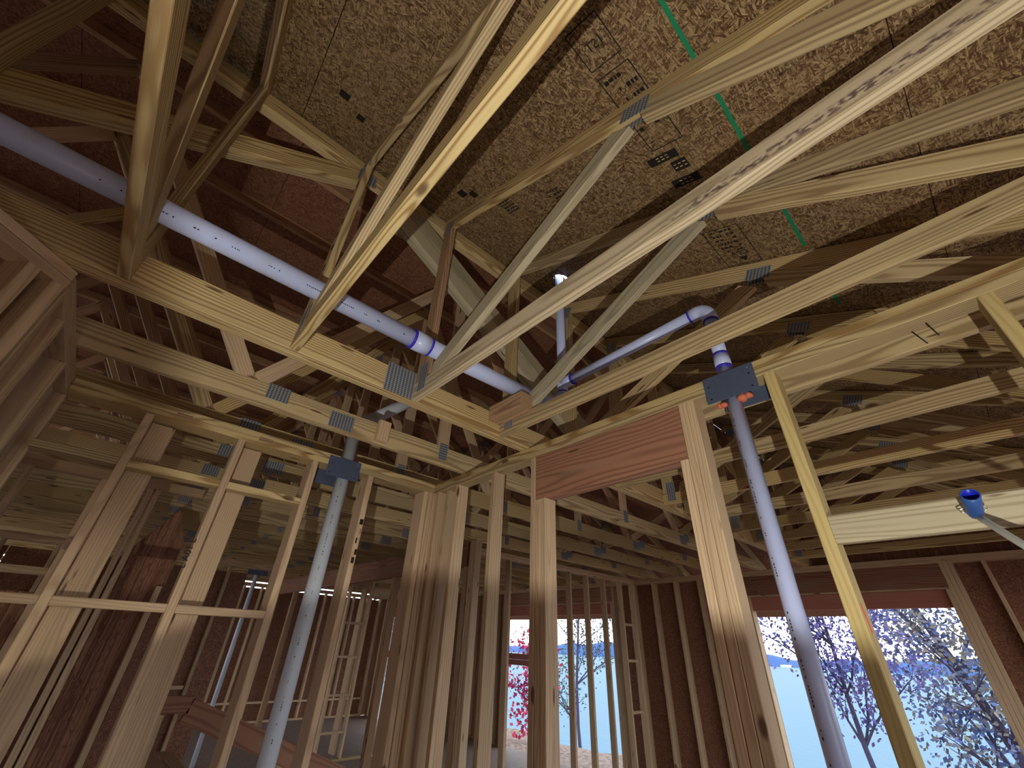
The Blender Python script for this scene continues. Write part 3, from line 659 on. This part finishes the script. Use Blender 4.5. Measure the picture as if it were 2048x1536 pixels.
# guard plates
def guard(lo, hi, label, axis):
    t = box('guard_plate', None, 'guard', lo, hi, ch=.0006); tag(t, label, 'metal plate', 'pipe guard plates')
    for a_ in (.1, .9):
        for z_ in (.15, .62, .85):
            c = V([lo[i] + (hi[i] - lo[i]) * (a_ if i == axis else (z_ if i == 2 else (0 if axis == 0 else 1))) for i in range(3)])
            nd_ = V((0, -1, 0)) if axis == 0 else V((1, 0, 0))
            h = tube('nail_hole', None, 'nail' if z_ > .7 else 'hole', [c + nd_ * .0003, c + nd_ * .0016], .004, 8)
            mw = h.matrix_basis.copy(); h.parent = t; h.matrix_parent_inverse = t.matrix_basis.inverted(); h.matrix_basis = mw
    return t
guard((-.602, 1.6815, 2.643), (-.388, 1.6845, 2.772), 'grey steel guard plate on the front of the right wall top plate', 0)
guard((-.565, 1.7748, 2.628), (-.33, 1.7775, 2.75), 'grey steel guard plate half hidden at the back of the right wall', 0)
guard((-2.7895, .838, 2.625), (-2.7865, 1.062, 2.762), 'grey steel guard plate covering the pipe notch in the left wall', 1)
guard((-2.934, .80, 2.60), (-2.931, 1.02, 2.72), 'grey steel guard plate at the back of the left wall behind the pipe', 1)
fo = pr
rr_ = random.Random(2)
for (dx, dy, dz, r_) in ((-.055, -.01, -.004, .018), (-.035, -.03, -.012, .016), (.04, -.02, -.004, .022), (.062, .0, .004, .018), (.0, .03, -.01, .02), (.035, .025, .0, .016)):
    bm = bmesh.new(); bmesh.ops.create_icosphere(bm, subdivisions=2, radius=r_)
    for v in bm.verts: v.co *= 1 + .25 * mnoise.noise(v.co * 60 + V((dx * 99, 0, 0))); v.co.z *= .8
    for f in bm.faces: f.smooth = True
    m = bpy.data.meshes.new('foam_lump'); bm.to_mesh(m); bm.free(); o = link('foam_lump', m, 'foam', fo); o.location = V((dx, dy * .6, dz + 2.65)); o['label'] = 'salmon coloured sealing foam'

# ================================================================== BLUE SOCKET ON A CORD
bs = empty('lamp_socket', (.02, 1.63, 2.05), 'small blue cup shaped socket with wire bail on a white cord against the blocking', 'lamp socket')
axis = (V((.0196, 1.585, 2.0966)) - V((.0103, 1.660, 2.060))).normalized(); base = V((.0103, 1.662, 2.060)); pr_ = axis.orthogonal().normalized(); qr = axis.cross(pr_)
bm = bmesh.new(); prof = [(.008, -.006), (.014, 0), (.017, .012), (.0185, .05), (.0195, .082), (.0165, .082), (.0155, .05), (.013, .015), (.0, .015)]
rings = []
for (r_, h_) in prof:
    rings.append([bm.verts.new(axis * h_ + (pr_ * math.cos(2 * math.pi * k / 24) + qr * math.sin(2 * math.pi * k / 24)) * max(r_, .0005)) for k in range(24)])
for i, (a_, b2) in enumerate(zip(rings, rings[1:])):
    for k in range(24):
        f = bm.faces.new((a_[k], a_[(k + 1) % 24], b2[(k + 1) % 24], b2[k])); f.smooth = True; f.material_index = 1 if i >= 5 else 0
bm.faces.new(rings[0][::-1])
bmesh.ops.recalc_face_normals(bm, faces=bm.faces)
m = bpy.data.meshes.new('cup'); bm.to_mesh(m); bm.free(); m.materials.append(M['bluep']); m.materials.append(M['bluein']); o = link('cup', m, None, bs); place(o, Matrix.Translation(base))
for s_ in (-1, 1):
    c = base + axis * .012; e1 = c + pr_ * 0 + XV * s_ * .027 + V((0, .005, .002))
    tube('wire_bail', bs, 'nail', [c + XV * s_ * .014, c + XV * s_ * .026 + ZV * .004, e1 + ZV * .010, c + XV * s_ * .018 + ZV * .012], .0016, 8)
tube('clamp', bs, 'blackp', [base, base + V((.006, -.018, -.014))], .006, 12)
tube('cord', bs, 'cord', [base + V((.005, -.014, -.011)), (.022, 1.61, 2.030), (.038, 1.56, 1.993), (.0565, 1.50, 1.952), (.085, 1.44, 1.90), (.14, 1.40, 1.84), (.24, 1.36, 1.70), (.30, 1.34, 1.3), (.32, 1.35, .6), (.33, 1.36, .01)], .0085, 12)

# ================================================================== STAIR RAIL AND SMALL THINGS BEHIND THE LEFT WALL
sr = empty('stair_stringer', (-4.2, 1.0, 0), 'dark sloping stair board behind the left wall near the floor', 'stair board')
board('stringer', sr, 'lvl', (-4.25, .82, 1.24), (-4.25, 2.1, .74), .14, .04, ZV); board('landing_board', sr, 'lvl', (-4.25, .45, 1.29), (-4.25, .83, 1.27), .10, .04, ZV)
for y_, z_ in ((.62, 1.22), (1.1, 1.05), (1.55, .88)): box('baluster_post', sr, 'stud', (-4.30, y_, 0), (-4.262, y_ + .08, z_))
for i in range(5): box('tread', sr, 'dark', (-5.3, .75 + i * .26, .10 + .18 * (4 - i)), (-4.32, 1.02 + i * .26, .135 + .18 * (4 - i)))
# loose boards at the foot of the left wall
lb = box('loose_board', None, 'stud', (-3.4, .75, .0), (-3.36, 1.62, .26)); tag(lb, 'pale board standing on edge on the floor behind the left pipe', 'board')

# ================================================================== WORK LIGHT BODY
wk_ = empty('work_light', (LAMP.x, LAMP.y, 0), 'work light with black cut-off tray and side shade on a stand behind the camera', 'work light')
nb = V((-math.sin(math.radians(25)) * -math.sin(math.radians(21)), -math.cos(math.radians(25)) * math.sin(math.radians(21)), math.cos(math.radians(21))))
nb = V((math.sin(math.radians(25)) * math.sin(math.radians(21)), -math.cos(math.radians(25)) * math.sin(math.radians(21)), math.cos(math.radians(21))))
fw = V((-math.sin(math.radians(25)), math.cos(math.radians(25)), 0)); fw = (fw - nb * fw.dot(nb)).normalized(); sd = fw.cross(nb)
c = LAMP - nb * .012
board('cutoff_tray', wk_, 'blackp', c - fw * .35, c + fw * .30, .9, .006, sd)  # unseen black tray, shaped to block the beam below its plane; reflects nothing
# left shade
s1 = V((-2.02, .17, 1.88)).normalized(); s2 = V((-1.2, -.02, 2.15)).normalized(); sn2 = s1.cross(s2).normalized()
lowd = V((-2.99, .51, 1.0)).normalized(); off2 = -sn2 * .003
polyprism('side_shade', wk_, 'blackp', [LAMP + off2 + lowd * .13, LAMP + off2 + s1 * .13, LAMP + off2 + s2 * .15, LAMP + off2 - lowd * .12], -sn2 * .004)
tube('stand', wk_, 'blackp', [(LAMP.x, LAMP.y - .15, 0), (LAMP.x, LAMP.y - .10, 1.02)], .014, 10)
for k in range(3):
    a_ = k * 2.094 + .3; tube('leg', wk_, 'blackp', [(LAMP.x, LAMP.y - .13, .45), (LAMP.x + .4 * math.cos(a_), LAMP.y - .15 + .4 * math.sin(a_), .01)], .010, 8)
lo.parent = wk_; lo.location = LAMP - V(wk_.location)
lso.parent = wk_; lso.location = LAMP - V(wk_.location)

# ================================================================== OUTDOORS
def grid(name, mat, pts_fn, nx, ny):
    vs_ = [pts_fn(i / nx, j / ny) for j in range(ny + 1) for i in range(nx + 1)]
    fs = [(j * (nx + 1) + i, j * (nx + 1) + i + 1, (j + 1) * (nx + 1) + i + 1, (j + 1) * (nx + 1) + i) for j in range(ny) for i in range(nx)]
    m = bpy.data.meshes.new(name); m.from_pydata(vs_, [], fs)
    for f in m.polygons: f.use_smooth = True
    return link(name, m, mat)
def gz(x, y):
    e = max(0, y - 13.5 - .15 * x * 0)
    base = -.35 - .10 * max(0, y - 7.3) - .42 * e
    return max(-8.4, base + .08 * math.sin(x * 1.3 + y) + .05 * math.sin(x * 3.1 - y * 2))
gr = grid('ground', 'ground', lambda u, v: (-40 + 70 * u, -14 + 48 * v, gz(-40 + 70 * u, -14 + 48 * v) if -14 + 48 * v > 7 else -.35), 90, 70); tag(gr, 'brown leaf covered bank between the house and the lake', None, kind='structure')
lk = grid('lake', 'lake', lambda u, v: (-900 + 1600 * u, 20 + 700 * v, -7.5), 4, 4); tag(lk, 'pale blue lake beyond the house', None, kind='structure')
def hillpt(u, v):
    a_ = math.radians(-75 + 125 * u); r_ = 640 + 60 * math.sin(u * 9) + v * 160
    x, y = math.sin(a_) * r_, math.cos(a_) * r_
    h = (13 + 5 * math.sin(u * 23) + 4 * mnoise.noise(V((u * 60, 0, 3))) + 2.5 * mnoise.noise(V((u * 400, 1, 5)))) * min(1, v * 6)
    return (x, y, -8 + h)
hl_ = grid('far_shore', 'hill', hillpt, 400, 8); tag(hl_, 'low hazy blue wooded shore across the lake', None, kind='structure')
hb_ = empty('far_house', (-150, 600, -6), 'tiny pale houses at the water edge of the far shore', None, kind='stuff')
for i in range(9):
    x_ = -330 + i * 23 + random.uniform(-6, 6); ang = math.atan2(x_, 600); box('house', hb_, 'white', (x_, 585 + random.uniform(-12, 0) - abs(x_) * .12, -8), (x_ + random.uniform(3, 7), 592 - abs(x_) * .12, -5.6), ch=.01)

def tree(loc, h, label, leafmat, seed, lean=(0, 0), nleaf=2200, leaf=.10, r0=.09, spread=.55, start=.25, name='lakeside_tree', levels=3, clump=.55):
    rg = random.Random(seed); t = empty(name, loc, label, 'tree')
    tips = []; bmw = bmesh.new()
    def seg(a, b, ra, rb_, n=6):
        d = (b - a).normalized(); u = d.orthogonal().normalized(); v = d.cross(u); rr = []
        for p, r_ in ((a, ra), (b, rb_)): rr.append([bmw.verts.new(p + (u * math.cos(6.283 * k / n) + v * math.sin(6.283 * k / n)) * r_) for k in range(n)])
        for k in range(n): bmw.faces.new((rr[0][k], rr[0][(k + 1) % n], rr[1][(k + 1) % n], rr[1][k])).smooth = True
    def grow(p, d, L, r_, lev):
        n = 5 if lev == 0 else 4
        for i in range(n):
            d2_ = (d + V((rg.uniform(-1, 1), rg.uniform(-1, 1), rg.uniform(-.5, .7))) * (.10 if lev == 0 else .28)).normalized()
            q = p + d2_ * (L / n); r1 = r_ * (1 - .75 * (i + 1) / n) if lev else r_ * (1 - .6 * (i + 1) / n)
            seg(p, q, r_ * (1 - (.6 if lev == 0 else .75) * i / n), max(r1, .004)); p = q; d = d2_
            if lev >= 1: tips.append((p.copy(), lev))
            if lev < levels - 1 and ((i + 1) / n > start or lev > 0):
                for k in range(3 if lev == 0 else 2):
                    az = rg.uniform(0, 6.283); out = V((math.cos(az), math.sin(az), rg.uniform(.1, .8))).normalized()
                    grow(p, (d * (1 - spread) + out * spread).normalized(), L * rg.uniform(.34, .5), max(r1 * .55, .006), lev + 1)
        tips.append((p.copy(), lev))
    grow(V((0, 0, 0)), V((lean[0], lean[1], 1)).normalized(), h, r0, 0)
    m = bpy.data.meshes.new('trunk'); bmw.to_mesh(m); bmw.free(); link('trunk', m, 'bark', t)
    verts = []; faces = []
    for i in range(nleaf):
        c, lev = rg.choice(tips); c = c + V((rg.gauss(0, 1), rg.gauss(0, 1), rg.gauss(0, 1))) * clump * .4
        u = V((rg.gauss(0, 1), rg.gauss(0, 1), rg.gauss(0, 1))).normalized(); v = u.orthogonal().normalized(); s_ = leaf * rg.uniform(.6, 1.3); k = len(verts)
        verts += [tuple(c + u * s_ * .5), tuple(c + v * s_ * .32), tuple(c - u * s_ * .5), tuple(c - v * s_ * .32)]; faces.append((k, k + 1, k + 2, k + 3))
    m = bpy.data.meshes.new('foliage'); m.from_pydata(verts, [], faces); o = link('foliage', m, leafmat, t); o['kind'] = 'stuff'
    return t
tree((-3.35, 14.2, -1.9), 4.9, 'slender tree with sparse mauve leaves outside the big lake opening', 'leaf_v', 11, (-.10, 0), 5200, .10, .08, .5, .3)
tree((-.85, 18.2, -3.3), 8.2, 'fuller bluish leaved tree at the right edge of the big lake opening', 'leaf_b', 5, (-.16, 0), 10000, .15, .17, .62, .15, clump=.9)
tree((-13.3, 16.0, -2.2), 6.6, 'bare branched tree with blue green leaves outside the narrow lake opening', 'leaf_g', 21, (-.05, 0), 3600, .11, .07, .7, .15)
tree((-10.9, 11.0, -.8), 1.9, 'small bright red leaved shrub outside the narrow lake opening', 'leaf_r', 31, (.1, 0), 900, .13, .03, .7, .1, name='red_shrub', levels=3, clump=.45)
tree((-19.5, 11.5, -1.2), 5.0, 'dense green tree outside the far end window', 'leaf_g', 41, (0, 0), 5000, .16, .09, .7, .05)
